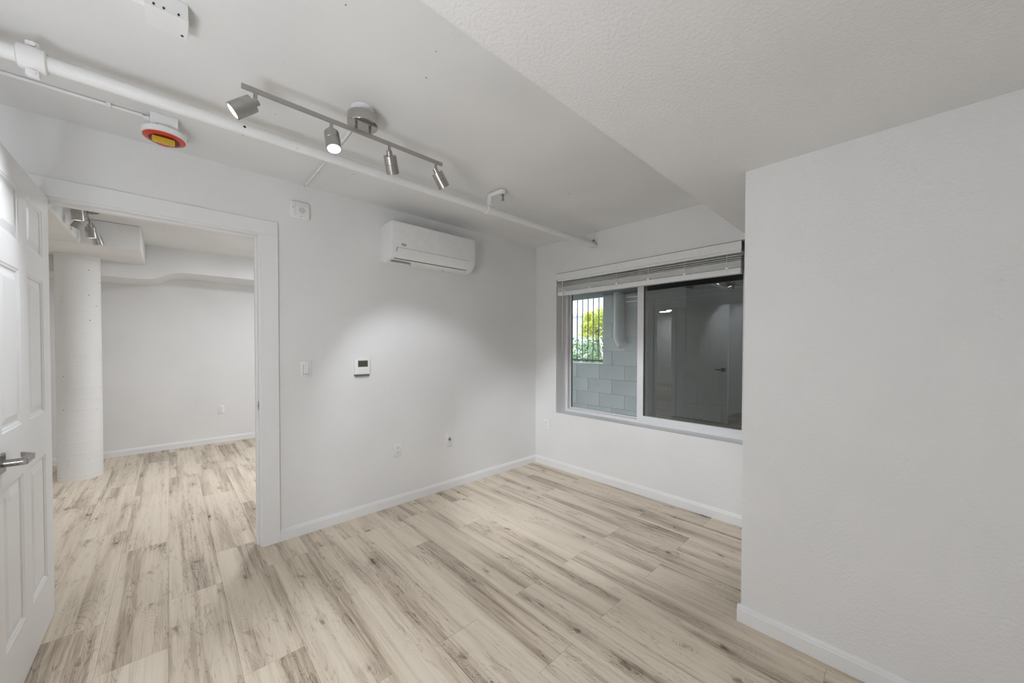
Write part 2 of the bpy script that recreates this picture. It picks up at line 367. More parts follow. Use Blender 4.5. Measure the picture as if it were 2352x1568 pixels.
part('door_stop', MB().rbox(DL+.012, DR-.012, .042, .078, DH-.012, DH, .001, 1), 'trim', tr)
sp = part('strike_plate', MB().rbox(DR-.0015, DR+.001, .002, .036, .905, .963, .0006, 1), 'steel', tr, label='steel strike plate')
part('latch_hole', MB().box(DR-.0019, DR, .012, .026, .922, .946), 'dark', sp)

# open six-panel door, swung 90 degrees into this room
LX, TH = -3.4975, .035                    # visible face at x = LX
LY0, LY1, LZ0, LZ1 = -.022, -.850, .012, 2.042
dr = thing('door_1', (LX-TH/2, LY0, 0), 'open white six-panel door with a nickel lever at the left edge', 'door', kind='structure')
ycols = [(-.147, -.398), (-.505, -.745)]; zrows = [(.245, .825), (1.02, 1.625), (1.732, 1.945)]
mb = MB()
for a, b_ in ((LY0, ycols[0][0]), (ycols[0][1], ycols[1][0]), (ycols[1][1], LY1)): mb.box(LX-TH, LX, b_, a, LZ0, LZ1)
for a, b_ in ycols:
    zs = [LZ0]+[q for r_ in zrows for q in r_]+[LZ1]
    for i in range(0, len(zs), 2): mb.box(LX-TH, LX, b_, a, zs[i], zs[i+1])
part('leaf', mb, 'door', dr, smooth=None)
def panel(ya, yb, za, zb):
    ya, yb = sorted((ya, yb)); mb = MB()
    for x, s in ((LX, 1), (LX-TH, -1)):
        steps = [(0, 0), (.004, -.003), (.010, -.004), (.014, -.009), (.022, -.009), (.048, -.0025)]
        vv = []
        for ins, d in steps:
            vv += [(x+s*d, ya+ins, za+ins), (x+s*d, yb-ins, za+ins), (x+s*d, yb-ins, zb-ins), (x+s*d, ya+ins, zb-ins)]
        ff = [(i+4*j, (i+1) % 4+4*j, (i+1) % 4+4*(j+1), i+4*(j+1)) for j in range(len(steps)-1) for i in range(4)]
        k = 4*(len(steps)-1); ff.append((k, k+1, k+2, k+3)); mb.add(vv, ff)
    return mb
for a, b_ in ycols:
    for za, zb in zrows: part('panel', panel(a, b_, za, zb), 'door', dr, smooth=None)
for side in (1, -1):
    xf = LX if side == 1 else LX-TH
    hy, hz = -.782, .925
    hd = part('lever_handle', MB().rbox(xf, xf+side*.008, hy-.033, hy+.033, hz-.033, hz+.033, .0015, 1), 'gun', dr, label='nickel lever on a square rose')
    part('spindle', MB().cyl((xf+side*.008, hy, hz), (xf+side*.052, hy, hz), .0125, 20), 'gun', hd)
    lv = MB().rbox(xf+side*.042, xf+side*.062, hy-.012, hy+.085, hz-.010, hz+.011, .002, 1)
    lv.prism([(xf+side*.062, hy+.085, hz-.008), (xf+side*.042, hy+.085, hz-.008), (xf+side*.022, hy+.125, hz-.006), (xf+side*.026, hy+.128, hz-.006)], (0, 0, .017))
    part('lever', lv, 'gun', hd, smooth=30)
for z in (.25, 1.05, 1.82):
    hg = part('hinge', MB().cyl((LX-TH-.003, LY0+.010, z-.045), (LX-TH-.003, LY0+.010, z+.045), .006, 12), 'steel', dr)

# ------------------------------------------------------------------ room beyond: column, beams
bb = MB()
prof = [(X2L, 2.065), (-3.32, 2.065), (-3.22, 2.072), (-3.15, 2.098), (-3.08, 2.145), (-3.0, 2.172), (-2.9, 2.182), (X2R, 2.182), (X2R, H), (X2L, H)]
bb.prism([(x, 2.9, z) for x, z in prof], (0, Y2-2.9, 0))
single('beam_far', bb, 'slab', 'white plastered beam with a wavy lower edge along the far wall', 'beam', 'structure', org=(0, 2.9, H), smooth=40)
single('beam_drop', MB().rbox(-4.5, -3.258, 2.05, 2.9, 2.22, H, .012, 2), 'slab', 'boxed white concrete drop resting on the round column', 'beam', 'structure', org=(-3.7, 2.5, 2.22), smooth=30)
single('beam_side', MB().rbox(-4.75, -3.628, .12, 2.05, 2.222, H, .02, 3), 'slab', 'wide white concrete beam running back to the round column', 'beam', 'structure', org=(-4.0, 1, 2.22), smooth=30)
pr = [(0, .1525)]
z = .045
while z < 1.72:
    pr += [(z-.009, .1525), (z-.003, .1525), (z-.001, .1531), (z+.001, .1531), (z+.003, .1525), (z+.009, .1525)]; z += .1085
pr += [(2.22, .1522)]
single('column', MB().lathe(pr, (-3.735, 2.79, 0), (0, 0, 1), 64), 'column', 'round white concrete column with faint form rings and dark pits', 'column', 'structure', org=(-3.742, 2.79, 0), smooth=60)

# ------------------------------------------------------------------ window
wn = thing('window_1', (.19, (WY0+WY1)/2, WZ0), 'white two-pane sliding window with a barred view and dark reflections', 'window', kind='structure')
FX0, FX1 = .165, .245; fw_ = .030
part('frame', MB().box(FX0, FX1, WY1-fw_, WY1, WZ0, WZ1).box(FX0, FX1, WY0, WY0+fw_, WZ0, WZ1).box(FX0, FX1, WY0+fw_, WY1-fw_, WZ0, WZ0+fw_).box(FX0, FX1, WY0+fw_, WY1-fw_, WZ1-fw_, WZ1), 'vinyl', wn, smooth=None)
ymL = hit(1466, 800, 0, .19).y; ymR = hit(1480, 800, 0, .19).y
def sash(ya, yb, x0, x1, rail, mulL, mulR):
    """ya is the window-corner side"""
    za, zb = WZ0+fw_, WZ1-fw_
    s_ = part('sash', MB().box(x0, x1, ya-mulL, ya, za, zb).box(x0, x1, yb, yb+mulR, za, zb).box(x0, x1, yb+mulR, ya-mulL, za, za+rail).box(x0, x1, yb+mulR, ya-mulL, zb-rail, zb), 'vinyl', wn, smooth=None)
    xm = (x0+x1)/2
    part('pane', MB().box(xm-.002, xm+.002, yb+mulR, ya-mulL, za+rail, zb-rail), 'glass', s_, smooth=None, label='clear glass pane')
    part('gasket', MB().box(xm-.003, xm+.003, ya-mulL-.004, ya-mulL, za+rail, zb-rail), 'dark', s_, smooth=None)
    return s_
sash(WY1-fw_, ymR+.0, .207, .237, .012, .012, .03)
sash(ymL, WY0+fw_, .170, .200, .040, ymL-ymR, .032)
part('insect_screen', MB().box(.2405, .2415, WY0+fw_, ymR, WZ0+fw_, WZ1-fw_), 'insect', wn, smooth=None, label='fine dark insect screen outside the right pane')

# blind, drawn up
bl = thing('window_blind', (.02, (WY0+WY1)/2, 2.105), 'white slatted blind drawn up into a stack at the window head', 'blind')
BY0, BY1 = -2.062, -.312
zt = hit(1500, 589, 0, -.012).z; zb_ = hit(1690, 574, 0, -.012).z
part('valance', MB().rbox(-.014, -.004, BY0, BY1, zb_, zt, .002, 1), 'blind', bl)
part('valance_return', MB().box(-.004, .05, BY0, BY0+.004, zb_, zt), 'shade', bl)
part('head_rail', MB().rbox(.0, .055, BY0+.006, BY1-.004, 2.022, 2.10, .002, 1), 'blind', bl)
zslat = [2.004, 1.988, 1.973]+[1.9625-.0054*i for i in range(9)]
for z in zslat:
    mb = MB(); pts = []
    for i in range(7):
        u = -1+i/3; pts.append((.028+.025*u, .0022*(1-u*u)))
    poly = [(x, BY0+.008, z+dz) for x, dz in pts]+[(x, BY0+.008, z+dz-.0034) for x, dz in reversed(pts)]
    mb.prism(poly, (0, BY1-BY0-.014, 0)); part('slat', mb, 'blind', bl, smooth=50)
part('bottom_rail', MB().rbox(.002, .054, BY0+.008, BY1-.006, 1.868, 1.9125, .003, 2), 'blind', bl)
for i in range(6):
    y = BY1-.10-i*(BY1-BY0-.2)/5
    part('ladder_cord', MB().cyl((.0015, y, 1.885), (.0015, y, 2.05), .0014, 6).cyl((.0545, y, 1.885), (.0545, y, 2.05), .0014, 6).rbox(.0, .004, y-.012, y+.012, 1.905, 1.925, .001, 1), 'plastic', bl)
wy = hit(1292, 700, 0, -.006).y
part('tilt_wand', MB().cyl((-.006, wy, 1.28), (-.006, wy, 2.05), .0035, 8), 'plastic', bl)

# ------------------------------------------------------------------ things on the air-conditioner wall (y = 0)
ac = thing('air_conditioner', (-1.42, 0, 1.99), 'white wall-mounted split air conditioner above the thermostat wall', 'air conditioner')
AX0, AX1 = -1.826, -1.03
prof = [(-.0005, 2.0), (-.0005, 2.27), (-.012, 2.288), (-.19, 2.293), (-.206, 2.287), (-.213, 2.272), (-.214, 2.10), (-.212, 2.082), (-.204, 2.056), (-.186, 2.029), (-.155, 2.006), (-.11, 1.992), (-.05, 1.990)]
b = bmesh.new()
v0 = [b.verts.new((AX0, y, z)) for y, z in prof]; v1 = [b.verts.new((AX1, y, z)) for y, z in prof]; n = len(prof)
b.faces.new(v0); b.faces.new(list(reversed(v1)))
for i in range(n): b.faces.new((v0[i], v1[i], v1[(i+1) % n], v0[(i+1) % n]))
caps = [e for e in b.edges if abs(e.verts[0].co.x-e.verts[1].co.x) < 1e-6 and min(e.verts[0].co.y, e.verts[1].co.y) < -.02]
bmesh.ops.bevel(b, geom=caps, offset=.012, segments=3, profile=.5, affect='EDGES')
part('body', MB().bm(b), 'plastic', ac, smooth=40)
def on_prof(s_):
    """point and outward normal on the lower front of the case, s_ 0..1 from the upper gap to the lower gap"""
    pts = [(-.2128, 2.089), (-.212, 2.082), (-.204, 2.056), (-.186, 2.029), (-.162, 2.0112)]
    k = s_*(len(pts)-1); i = min(int(k), len(pts)-2); f = k-i
    a, c = Vector(pts[i]), Vector(pts[i+1]); d = (c-a).normalized(); return a+(c-a)*f, Vector((d.y, -d.x))
def strip(s0, s1, x0, x1, t0, t1, nseg=6):
    mb = MB(); rows = []
    for k in range(nseg+1):
        p, nn = on_prof(s0+(s1-s0)*k/nseg)
        if nn.x > 0: nn = -nn
        rows.append((p+nn*t0, p+nn*t1))
    poly = [(x0, r[1].x, r[1].y) for r in rows]+[(x0, r[0].x, r[0].y) for r in reversed(rows)]
    return mb.prism(poly, (x1-x0, 0, 0))
fx0, fx1 = -1.785, -1.108
part('flap', strip(.06, .93, fx0, fx1, -.004, .0035, 8), 'plastic', ac, smooth=40)
part('flap_gap', strip(-.0, .055, fx0-.004, fx1+.004, -.004, .0022, 2), 'dark', ac, smooth=None)
part('flap_gap', strip(.935, 1.0, fx0-.004, fx1+.004, -.004, .0022, 2), 'dark', ac, smooth=None)
part('flap_gap', strip(.055, .5, fx0-.004, fx0-.0005, -.004, .0022, 4), 'shade', ac, smooth=None)
bc = hit(928, 562, 1, -.2145)
mb = MB(); ell = [(bc.x+.022*math.cos(2*math.pi*i/28), -.2135, bc.z+.0105*math.sin(2*math.pi*i/28)) for i in range(28)]; mb.prism(ell, (0, -.0016, 0))
bd = part('badge', mb, 'grey_plastic', ac, label='small grey oval badge')
mb = MB(); ell = [(bc.x+.018*math.cos(2*math.pi*i/28), -.2150, bc.z+.0072*math.sin(2*math.pi*i/28)) for i in range(28)]; mb.prism(ell, (0, -.0006, 0)); part('badge_face', mb, 'mid_grey', bd)
part('intake_grille', MB().box(-1.80, -1.64, -.148, -.122, 1.9895, 1.996), 'grey_plastic', ac, smooth=None)
part('sensor', MB().lathe([(0, .006), (.003, .006)], (-1.075, -.196, 2.058), (0, -1, -.45), 14), 'grey_plastic', ac)
for x in (-1.62, -1.30): part('screw_cap', MB().cyl((x, -.10, 1.9885), (x, -.10, 1.993), .006, 12), 'grey_plastic', ac)
part('drain_hook', MB().tube([(-1.028, -.02, 2.02), (-1.016, -.02, 2.018), (-1.012, -.02, 2.008), (-1.018, -.02, 2.0)], .003, 8), 'grey_plastic', ac)

so = thing('alarm_sounder', (-2.404, 0, 2.2615), 'white square alarm sounder with a round grille beside the door casing', 'sounder')
part('body', MB().rplate('y', -2.466, -2.345, 2.2035, 2.3195, -.0005, -.030, .018, 5, .006), 'plastic', so, smooth=40)
part('side_strip', MB().rplate('y', -2.462, -2.432, 2.212, 2.312, -.0295, -.0325, .008, 4, .001), 'plastic', so, smooth=40)
gx, gz = -2.393, 2.262
part('grille_rim', MB().lathe([(0, .027), (.0015, .0265)], (gx, -.0298, gz), (0, -1, 0), 32), 'plastic', so)
mb = MB()
for i in range(-4, 5):
    for j in range(-4, 5):
        if i*i+j*j <= 16.5: mb.cyl((gx+i*.0054, -.0305, gz+j*.0054), (gx+i*.0054, -.0316, gz+j*.0054), .0017, 8)
part('grille_holes', mb, 'shade', so, kind='stuff')
part('screw', MB().cyl((-2.398, -.0295, 2.218), (-2.398, -.031, 2.218), .003, 10), 'grey_plastic', so)
part('indicator', MB().rbox(-2.449, -2.445, -.0332, -.0320, 2.268, 2.280, .0004, 1), 'grey_plastic', so)

def plate(name, wallp, a, z, label, cat, group=None, w_=.072, h_=.117, kind='y', off=0.0, sgn=-1):
    t = thing(name, (a, off, z) if kind == 'y' else (off, a, z), label, cat, group)
    part('cover_plate', MB().rplate(kind, a-w_/2, a+w_/2, z-h_/2, z+h_/2, off+sgn*.0005, off+sgn*.006, .004, 3, .003), 'plastic', t, smooth=40)
    return t
def add_box(mb, kind, a0, a1, d0, d1, z0, z1, bev=.0008):
    return mb.rbox(a0, a1, d0, d1, z0, z1, bev, 1) if kind == 'y' else mb.rbox(d0, d1, a0, a1, z0, z1, bev, 1)
sw = plate('light_switch', 0, -2.369, 1.163, 'white rocker light switch between the door casing and thermostat', 'switch')
part('rocker', MB().prism([(-2.386, -.006, 1.130), (-2.386, -.011, 1.130), (-2.386, -.0072, 1.163), (-2.386, -.0095, 1.196), (-2.386, -.006, 1.196)], (.034, 0, 0)), 'plastic', sw, smooth=None)
part('rocker_gap', MB().box(-2.388, -2.350, -.0064, -.0058, 1.126, 1.130).box(-2.388, -2.386, -.0064, -.0058, 1.130, 1.197).box(-2.352, -2.350, -.0064, -.0058, 1.130, 1.197), 'grey_plastic', sw, smooth=None)
for z in (1.115, 1.211): part('screw', MB().cyl((-2.369, -.0055, z), (-2.369, -.0068, z), .0028, 10), 'plastic', sw)

th = thing('thermostat', (-1.982, 0, 1.165), 'white thermostat with a dark display under the air conditioner wall', 'thermostat')
part('body', MB().rplate('y', -2.041, -1.923, 1.108, 1.226, -.0005, -.022, .006, 4, .003), 'plastic', th, smooth=40)
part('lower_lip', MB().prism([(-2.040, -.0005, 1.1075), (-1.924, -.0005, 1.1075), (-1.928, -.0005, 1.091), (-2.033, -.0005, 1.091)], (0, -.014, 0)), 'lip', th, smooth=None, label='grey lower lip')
part('display', MB().rbox(-2.013, -1.943, -.0230, -.0215, 1.168, 1.212, .0005, 1), 'screen', th)
part('display_bezel', MB().box(-2.017, -1.939, -.0222, -.0215, 1.164, 1.216), 'grey_plastic', th, smooth=None)
for i in range(4):
    for j in range(2):
        x, z = -2.012+i*.0195, 1.124+j*.0185
        part('button', MB().rbox(x, x+.0150, -.0240, -.0218, z, z+.0130, .001, 1), 'plastic', th)

def outlet(a, z, label, kind='y', off=0.0, sgn=-1, group='duplex wall outlets'):
    t = plate('wall_outlet', 0, a, z, label, 'outlet', group, kind=kind, off=off, sgn=sgn)
    for dz in (-.0195, .0195):
        mb = MB(); add_box(mb, kind, a-.0165, a+.0165, off+sgn*.005, off+sgn*.0085, z+dz-.0135, z+dz+.0135, .002); r_ = part('receptacle', mb, 'plastic', t)
        mb = MB()
        for da in (-.0065, .0065): add_box(mb, kind, a+da-.0014, a+da+.0014, off+sgn*.008, off+sgn*.0090, z+dz-.001, z+dz+.0085, .0002)
        part('slots', mb, 'shade', r_, smooth=None)
        mb = MB(); c = (a, off+sgn*.008, z+dz-.0075) if kind == 'y' else (off+sgn*.008, a, z+dz-.0075)
        e = (a, off+sgn*.0090, z+dz-.0075) if kind == 'y' else (off+sgn*.0090, a, z+dz-.0075)
        part('ground_hole', mb.cyl(c, e, .0026, 10), 'shade', r_)
    c = (a, off+sgn*.0055, z) if kind == 'y' else (off+sgn*.0055, a, z); e = (a, off+sgn*.0066, z) if kind == 'y' else (off+sgn*.0066, a, z)
    part('screw', MB().cyl(c, e, .0026, 10), 'plastic', t)
    return t
outlet(-1.686, .458, 'white duplex outlet left of the coax plate on the air conditioner wall')
outlet(-.164, .454, 'white duplex outlet under the window beside the room corner', 'x', 0.0, -1)
outlet(-2.560, .451, 'white duplex outlet on the far wall of the room beyond the doorway', 'y', Y2)
cx = plate('coax_plate', 0, -1.181, .457, 'white cable plate with a dark coax jack near the room corner', 'wall plate')
j_ = part('coax_jack', MB().cyl((-1.181, -.0055, .462), (-1.181, -.016, .462), .0052, 12), 'gun', cx, label='dark metal coax jack')
part('jack_nut', MB().cyl((-1.181, -.0055, .462), (-1.181, -.0085, .462), .0075, 6), 'shade', j_)
part('clip', MB().tube([(-1.184, -.008, .477), (-1.172, -.012, .474), (-1.168, -.013, .462), (-1.174, -.012, .452), (-1.184, -.008, .449)], .0022, 8), 'shade', cx)

# ------------------------------------------------------------------ ceiling things
# sprinkler pipe
PYY, PZ, PR = -.795, 2.322, .0255
sp = thing('sprinkler_pipe', (-1.8, PYY, PZ), 'long white sprinkler pipe under the ceiling with a grooved coupling', 'pipe')
part('pipe_run', MB().cyl((-3.52, PYY, PZ), (-.012, PYY, PZ), PR, 28), 'pipe', sp)
xc_ = hit(70, 145, 1, PYY-.03).x
cp = part('coupling', MB().lathe([(-.034, .030), (-.030, .038), (-.012, .040), (.012, .040), (.030, .038), (.034, .030)], (xc_, PYY, PZ), (1, 0, 0), 28), 'pipe', sp)
for za, zb in ((-.062, -.030), (.030, .058)): part('bolt_lug', MB().rbox(xc_-.016, xc_+.016, PYY-.012, PYY+.012, PZ+za, PZ+zb, .005, 2), 'pipe', cp)
for dz in (.046, -.050): part('bolt', MB().cyl((xc_+.003, PYY-.020, PZ+dz), (xc_+.003, PYY+.020, PZ+dz), .0075, 10), 'pipe', cp)
part('elbow', MB().tube([(-3.50, PYY, PZ), (-3.535, PYY, PZ), (-3.556, PYY, PZ+.010), (-3.566, PYY, PZ+.032), (-3.566, PYY, H-.0005)], .033, 24), 'pipe', sp)
xt = hit(1125, 487, 1, PYY).x
te = part('tee', MB().lathe([(-.036, .028), (-.034, .0325), (.034, .0325), (.036, .028)], (xt, PYY, PZ), (1, 0, 0), 26), 'pipe', sp)
zt_ = hit(1126, 449, 1, PYY).z
part('riser', MB().lathe([(0, .021), (.045, .021), (.047, .018), (.058, .018), (.060, .021), (.070, .021), (.072, .017), (zt_-PZ, .017)], (xt, PYY, PZ), (0, 0, 1), 20), 'pipe', te)
pe = hit(1152, 440, 2, zt_-.006)
part('arm', MB().tube([(xt, PYY, zt_-.03), (xt, PYY, zt_-.008), (xt+.1*(pe.x-xt), PYY+.1*(pe.y-PYY), zt_), (pe.x, pe.y, zt_), (pe.x+.006*(1 if pe.x > xt else -1), pe.y-.012, zt_-.006), (pe.x, pe.y-.014, zt_-.030)], [.0185, .0195, .018, .016, .018, .017], 18), 'pipe', te)
hx, hy_, hz_ = pe.x, pe.y-.014, zt_-.030
sh = part('sprinkler_head', MB().lathe([(0, .012), (.008, .012), (.010, .007), (.016, .007)], (hx, hy_, hz_), (0, 0, -1), 14), 'chrome', sp, label='small chrome pendant sprinkler head')
part('deflector', MB().tube([(hx-.007, hy_, hz_-.014), (hx-.009, hy_, hz_-.026), (hx, hy_, hz_-.040)], .0018, 6).tube([(hx+.007, hy_, hz_-.014), (hx+.009, hy_, hz_-.026), (hx, hy_, hz_-.040)], .0018, 6).cyl((hx, hy_, hz_-.039), (hx, hy_, hz_-.0415), .012, 14), 'chrome', sh)
part('bulb', MB().cyl((hx, hy_, hz_-.014), (hx, hy_, hz_-.038), .002, 8), 'shade', sh)
hg = part('hanger', MB().lathe([(-.011, .030), (.011, .030)], (-.030, PYY, PZ), (1, 0, 0), 24, False, False).lathe([(-.011, .027), (.011, .027)], (-.030, PYY, PZ), (1, 0, 0), 24, False, False), 'pipe', sp)
part('hanger_rod', MB().cyl((-.030, PYY, PZ+.028), (-.030, PYY, H-.0005), .0048, 10), 'pipe', hg)
part('hanger_nut', MB().cyl((-.030, PYY, PZ+.026), (-.030, PYY, PZ+.046), .011, 6), 'gun', hg)
part('pipe_cap', MB().lathe([(0, .030), (.020, .030), (.0265, .022)], (-.030, PYY, PZ), (1, 0, 0), 24), 'pipe', sp)

def on_pipe(u, v):
    d = FW + RT*((u-PX)/F) - UP*((v-PY)/F); o_ = EYE-Vector((0, PYY, PZ))
    a = d.y*d.y+d.z*d.z; b_ = o_.y*d.y+o_.z*d.z; c_ = o_.y*o_.y+o_.z*o_.z-PR*PR; q = b_*b_-a*c_
    P = EYE+d*((-b_-math.sqrt(max(0, q)))/a); return P, Vector((0, P.y-PYY, P.z-PZ)).normalized()
for u, v, r_ in ((562, 291, .0052), (683, 341, .0018), (1040, 427, .0016)):
    P, nn = on_pipe(u, v); part('paint_chip', MB().cyl(P-nn*.0006, P+nn*.0004, r_, 9), 'dark', sp)

# track light
def track(name, c, rot, heads, label, group, powers, hot=None):
    """bar along local x; c = (x, y) of canopy; heads: (offset along bar, world direction, power)"""
    ca, sa = math.cos(rot), math.sin(rot)
    def W(dx, dy, z): return Vector((c[0]+dx*ca-dy*sa, c[1]+dx*sa+dy*ca, z))
    t = thing(name, (c[0], c[1], H), label, 'track light', group)
    cn = part('canopy', MB().lathe([(0, .066), (.003, .0685), (.044, .0685), (.047, .067)], (c[0], c[1], 2.366), (0, 0, 1), 44), 'chrome', t)
    part('mounting_box', MB().lathe([(0, .050), (.0345, .050)], (c[0], c[1], 2.413), (0, 0, 1), 32), 'pipe', cn)
    bar0, bar1 = heads[0][0]-.045, heads[-1][0]+.040
    mb = MB().box(bar0, bar1, -.0055, .0055, -.0085, .0085)
    mb.v = [tuple(W(x, y, 2.333+z)) for x, y, z in mb.v]; part('bar', mb, 'steel', t, smooth=None)
    for dx in (-.030, .034): part('post', MB().cyl(W(dx, 0, 2.3405), W(dx, 0, 2.3665), .0055, 10), 'gun', t)
    for (dx, dy) in ((.02, -.035), (-.02, .035)): part('canopy_screw', MB().cyl(W(dx, dy, 2.3665), W(dx, dy, 2.358), .005, 10), 'steel', t)
    for i, (off, d, pw) in enumerate(heads):
        d = Vector(d).normalized(); P = W(off, 0, 2.325); J = W(off, 0, 2.288)
        hd = part('spot_head', MB().lathe([(.012, .012), (.012, .0305), (.047, .0312), (.048, .0300), (.050, .0300), (.051, .0312), (.094, .0312), (.094, .0275), (.080, .0270)], J, d, 36, True, False), 'steel', t, smooth=40)
        part('neck', MB().lathe([(-.010, .014), (.016, .014)], J, d, 20).cyl(P, J, .0068, 14), 'steel', hd)
        hot_ = hot is not None and i == hot
        part('lens', MB().lathe([(.080, .0270), (.0802, .0268)], J, d, 28), 'lens_hot' if hot_ else 'lens', hd)
        ld = bpy.data.lights.new('spot', 'SPOT'); ld.energy = pw*powers; ld.spot_size = R(66); ld.spot_blend = .55; ld.shadow_soft_size = .022; ld.color = (.94, .985, 1.06)
        lo = bpy.data.objects.new('spot', ld); COL.objects.link(lo); lo.parent = t; lo.location = J+d*.097-Vector((c[0], c[1], H)); lo.rotation_euler = d.to_track_quat('-Z', 'Y').to_euler()
    return t
track('track_light', (-2.395, -1.118), 0, [(-.420, (-.76, .14, -.63), 1.1), (-.140, (.03, -.30, -.95), 1.3), (.131, (.40, .44, -.80), 1.1), (.396, (.62, .05, -.78), 3.0)],
      'brushed steel four-spot track light hanging near the sprinkler pipe', 'four-spot track lights', SPOT_W, hot=1)
track('track_light', (-3.53, 1.46), math.pi/2, [(-.43, (.05, .12, -.99), .28), (-.12, (-.45, .25, -.85), .5), (.14, (.1, .1, -.99), .28), (.41, (.25, .2, -.95), .5)],
      'brushed steel four-spot track light beyond the doorway near the round column', 'four-spot track lights', SPOT_W)

# alarm strobe on its box
al = thing('fire_alarm_strobe', (-3.08, -.362, H), 'red and amber alarm strobe on a white ceiling box', 'alarm')
part('junction_box', MB().rbox(-3.130, -3.029, -.413, -.311, 2.383, H-.0005, .002, 1), 'pipe', al)
part('base', MB().lathe([(0, .076), (.003, .084), (.026, .084), (.030, .081)], (-3.08, -.362, 2.353), (0, 0, 1), 48), 'plastic', al)
rd = part('red_ring', MB().lathe([(0, .046), (.003, .072), (.007, .079), (.010, .079)], (-3.08, -.362, 2.343), (0, 0, 1), 48), 'red', al, label='red plastic ring')
part('sound_slot', MB().lathe([(0, .057), (.004, .057)], (-3.08, -.362, 2.3415), (0, 0, 1), 40), 'maroon', rd)
part('lens_dome', MB().lathe([(0, .030), (.006, .042), (.018, .044)], (-3.084, -.366, 2.3245), (0, 0, 1), 40), 'red', rd)
part('amber_lens', MB().rbox(-3.124, -3.042, -.416, -.388, 2.313, 2.337, .003, 2), 'yellow', al, label='amber strobe lens')
for x in (-3.105, -3.080): part('screw', MB().cyl((x, -.4125, 2.392), (x, -.4155, 2.392), .0035, 10), 'dark', al)

# conduit feeding the strobe, junction box, surface cable
cdu = thing('ceiling_conduit', (-3.4, -.345, H), 'thin white conduit along the ceiling leading to the alarm strobe', 'conduit')
part('conduit_run', MB().cyl((XW+.001, -.352, H-.0085), (-3.155, -.352, H-.0085), .0075, 12), 'pipe', cdu)
part('connector', MB().lathe([(0, .010), (.010, .010), (.011, .013), (.022, .013)], (-3.154, -.352, H-.0145), (1, 0, 0), 16), 'pipe', cdu)
for x in (-3.266, -3.62): part('clip', MB().rbox(x-.008, x+.008, -.368, -.336, H-.019, H-.0005, .002, 1), 'pipe', cdu)
jb = thing('junction_box', (-3.065, -1.205, H), 'white junction box on the ceiling at the top left', 'junction box')
part('box', MB().rbox(-3.118, -3.016, -1.256, -1.154, 2.394, H-.0005, .0015, 1), 'pipe', jb)
part('cover', MB().rbox(-3.119, -3.015, -1.257, -1.153, 2.391, 2.394, .001, 1), 'pipe', jb)
for x in (-3.098, -3.075, -3.04): part('screw', MB().cyl((x, -1.2562, 2.400), (x, -1.260, 2.400), .003, 8), 'dark', jb)
part('knockout', MB().cyl((-3.030, -1.172, 2.3895), (-3.030, -1.172, 2.392), .004, 10), 'dark', jb)
part('connector', MB().cyl((-3.150, -1.205, 2.425), (-3.118, -1.205, 2.425), .012, 14).cyl((-3.30, -1.205, 2.4375), (-3.150, -1.205, 2.425), .008, 12), 'pipe', jb)
cb = thing('surface_cable', (-2.378, -.5, H), 'white cable clipped to the ceiling from the track light to the wall', 'cable')
part('cable_run', MB().tube([(-2.385, -1.07, H-.010), (-2.378, -.95, H-.0075), (-2.374, -.62, H-.009), (-2.372, -.40, H-.007), (-2.374, -.16, H-.009), (-2.372, -.018, H-.008)], .0072, 12), 'pipe', cb)
for y in (-.30, -.06): part('clip', MB().rbox(-2.383, -2.363, y-.006, y+.006, H-.017, H-.0005, .002, 1), 'pipe', cb)

# flat ceiling lamps of the room beyond (two show as bright bars reflected in the window; the nearest is added fill, unseen)
for lx, ly, pw, lab in ((-2.0, 1.6, 27, 'added unseen flat round ceiling lamp lighting the room just beyond the doorway'),
                        (-7.85, 2.2, 12, 'flat round ceiling lamp deep in the room beyond, left bar reflected in the window'),
                        (-7.55, 1.85, 12, 'flat round ceiling lamp deep in the room beyond, right bar reflected in the window')):
    lp = thing('ceiling_lamp', (lx, ly, H), lab, 'ceiling lamp', 'flat ceiling lamps in the room beyond')
    part('rim', MB().lathe([(0, .16), (.03, .165), (.0395, .165)], (lx, ly, H-.040), (0, 0, 1), 40), 'plastic', lp)
    part('diffuser', MB().lathe([(0, .10), (.010, .155)], (lx, ly, H-.050), (0, 0, 1), 40), 'lens', lp)
    ld = bpy.data.lights.new('lamp', 'AREA'); ld.shape = 'DISK'; ld.size = .30; ld.energy = pw; ld.color = (.94, .985, 1.06)
    lo = bpy.data.objects.new('lamp', ld); COL.objects.link(lo); lo.parent = lp; lo.location = (0, 0, -.055)

# added fill light for the room, shaped as an opal globe lamp out of view
FLX, FLY, FLZ = -3.58, -2.12, 1.18
fl_ = thing('fill_lamp', (FLX, FLY, 0), 'added opal globe lamp out of view at the left, filling the room with light', 'fill lamp')
part('base', MB().lathe([(.0005, .15), (.018, .15), (.024, .14), (.026, .02)], (FLX, FLY, 0), (0, 0, 1), 40), 'steel', fl_)
part('pole', MB().cyl((FLX, FLY, .02), (FLX, FLY, FLZ-.17), .011, 16), 'steel', fl_)
gl = [(-.17*math.cos(math.pi*i/16), max(.001, .17*math.sin(math.pi*i/16))) for i in range(17)]
M['opal'] = emit('fill_globe', (1, .96, .91), 4.0)
part('globe', MB().lathe(gl, (FLX, FLY, FLZ), (0, 0, 1), 32), 'opal', fl_)
ld = bpy.data.lights.new('fill_light', 'POINT'); ld.energy = FILL_W; ld.shadow_soft_size = .175; ld.color = (.94, .985, 1.06)
lo = bpy.data.objects.new('fill_light', ld); COL.objects.link(lo); lo.parent = fl_; lo.location = (0, 0, FLZ)

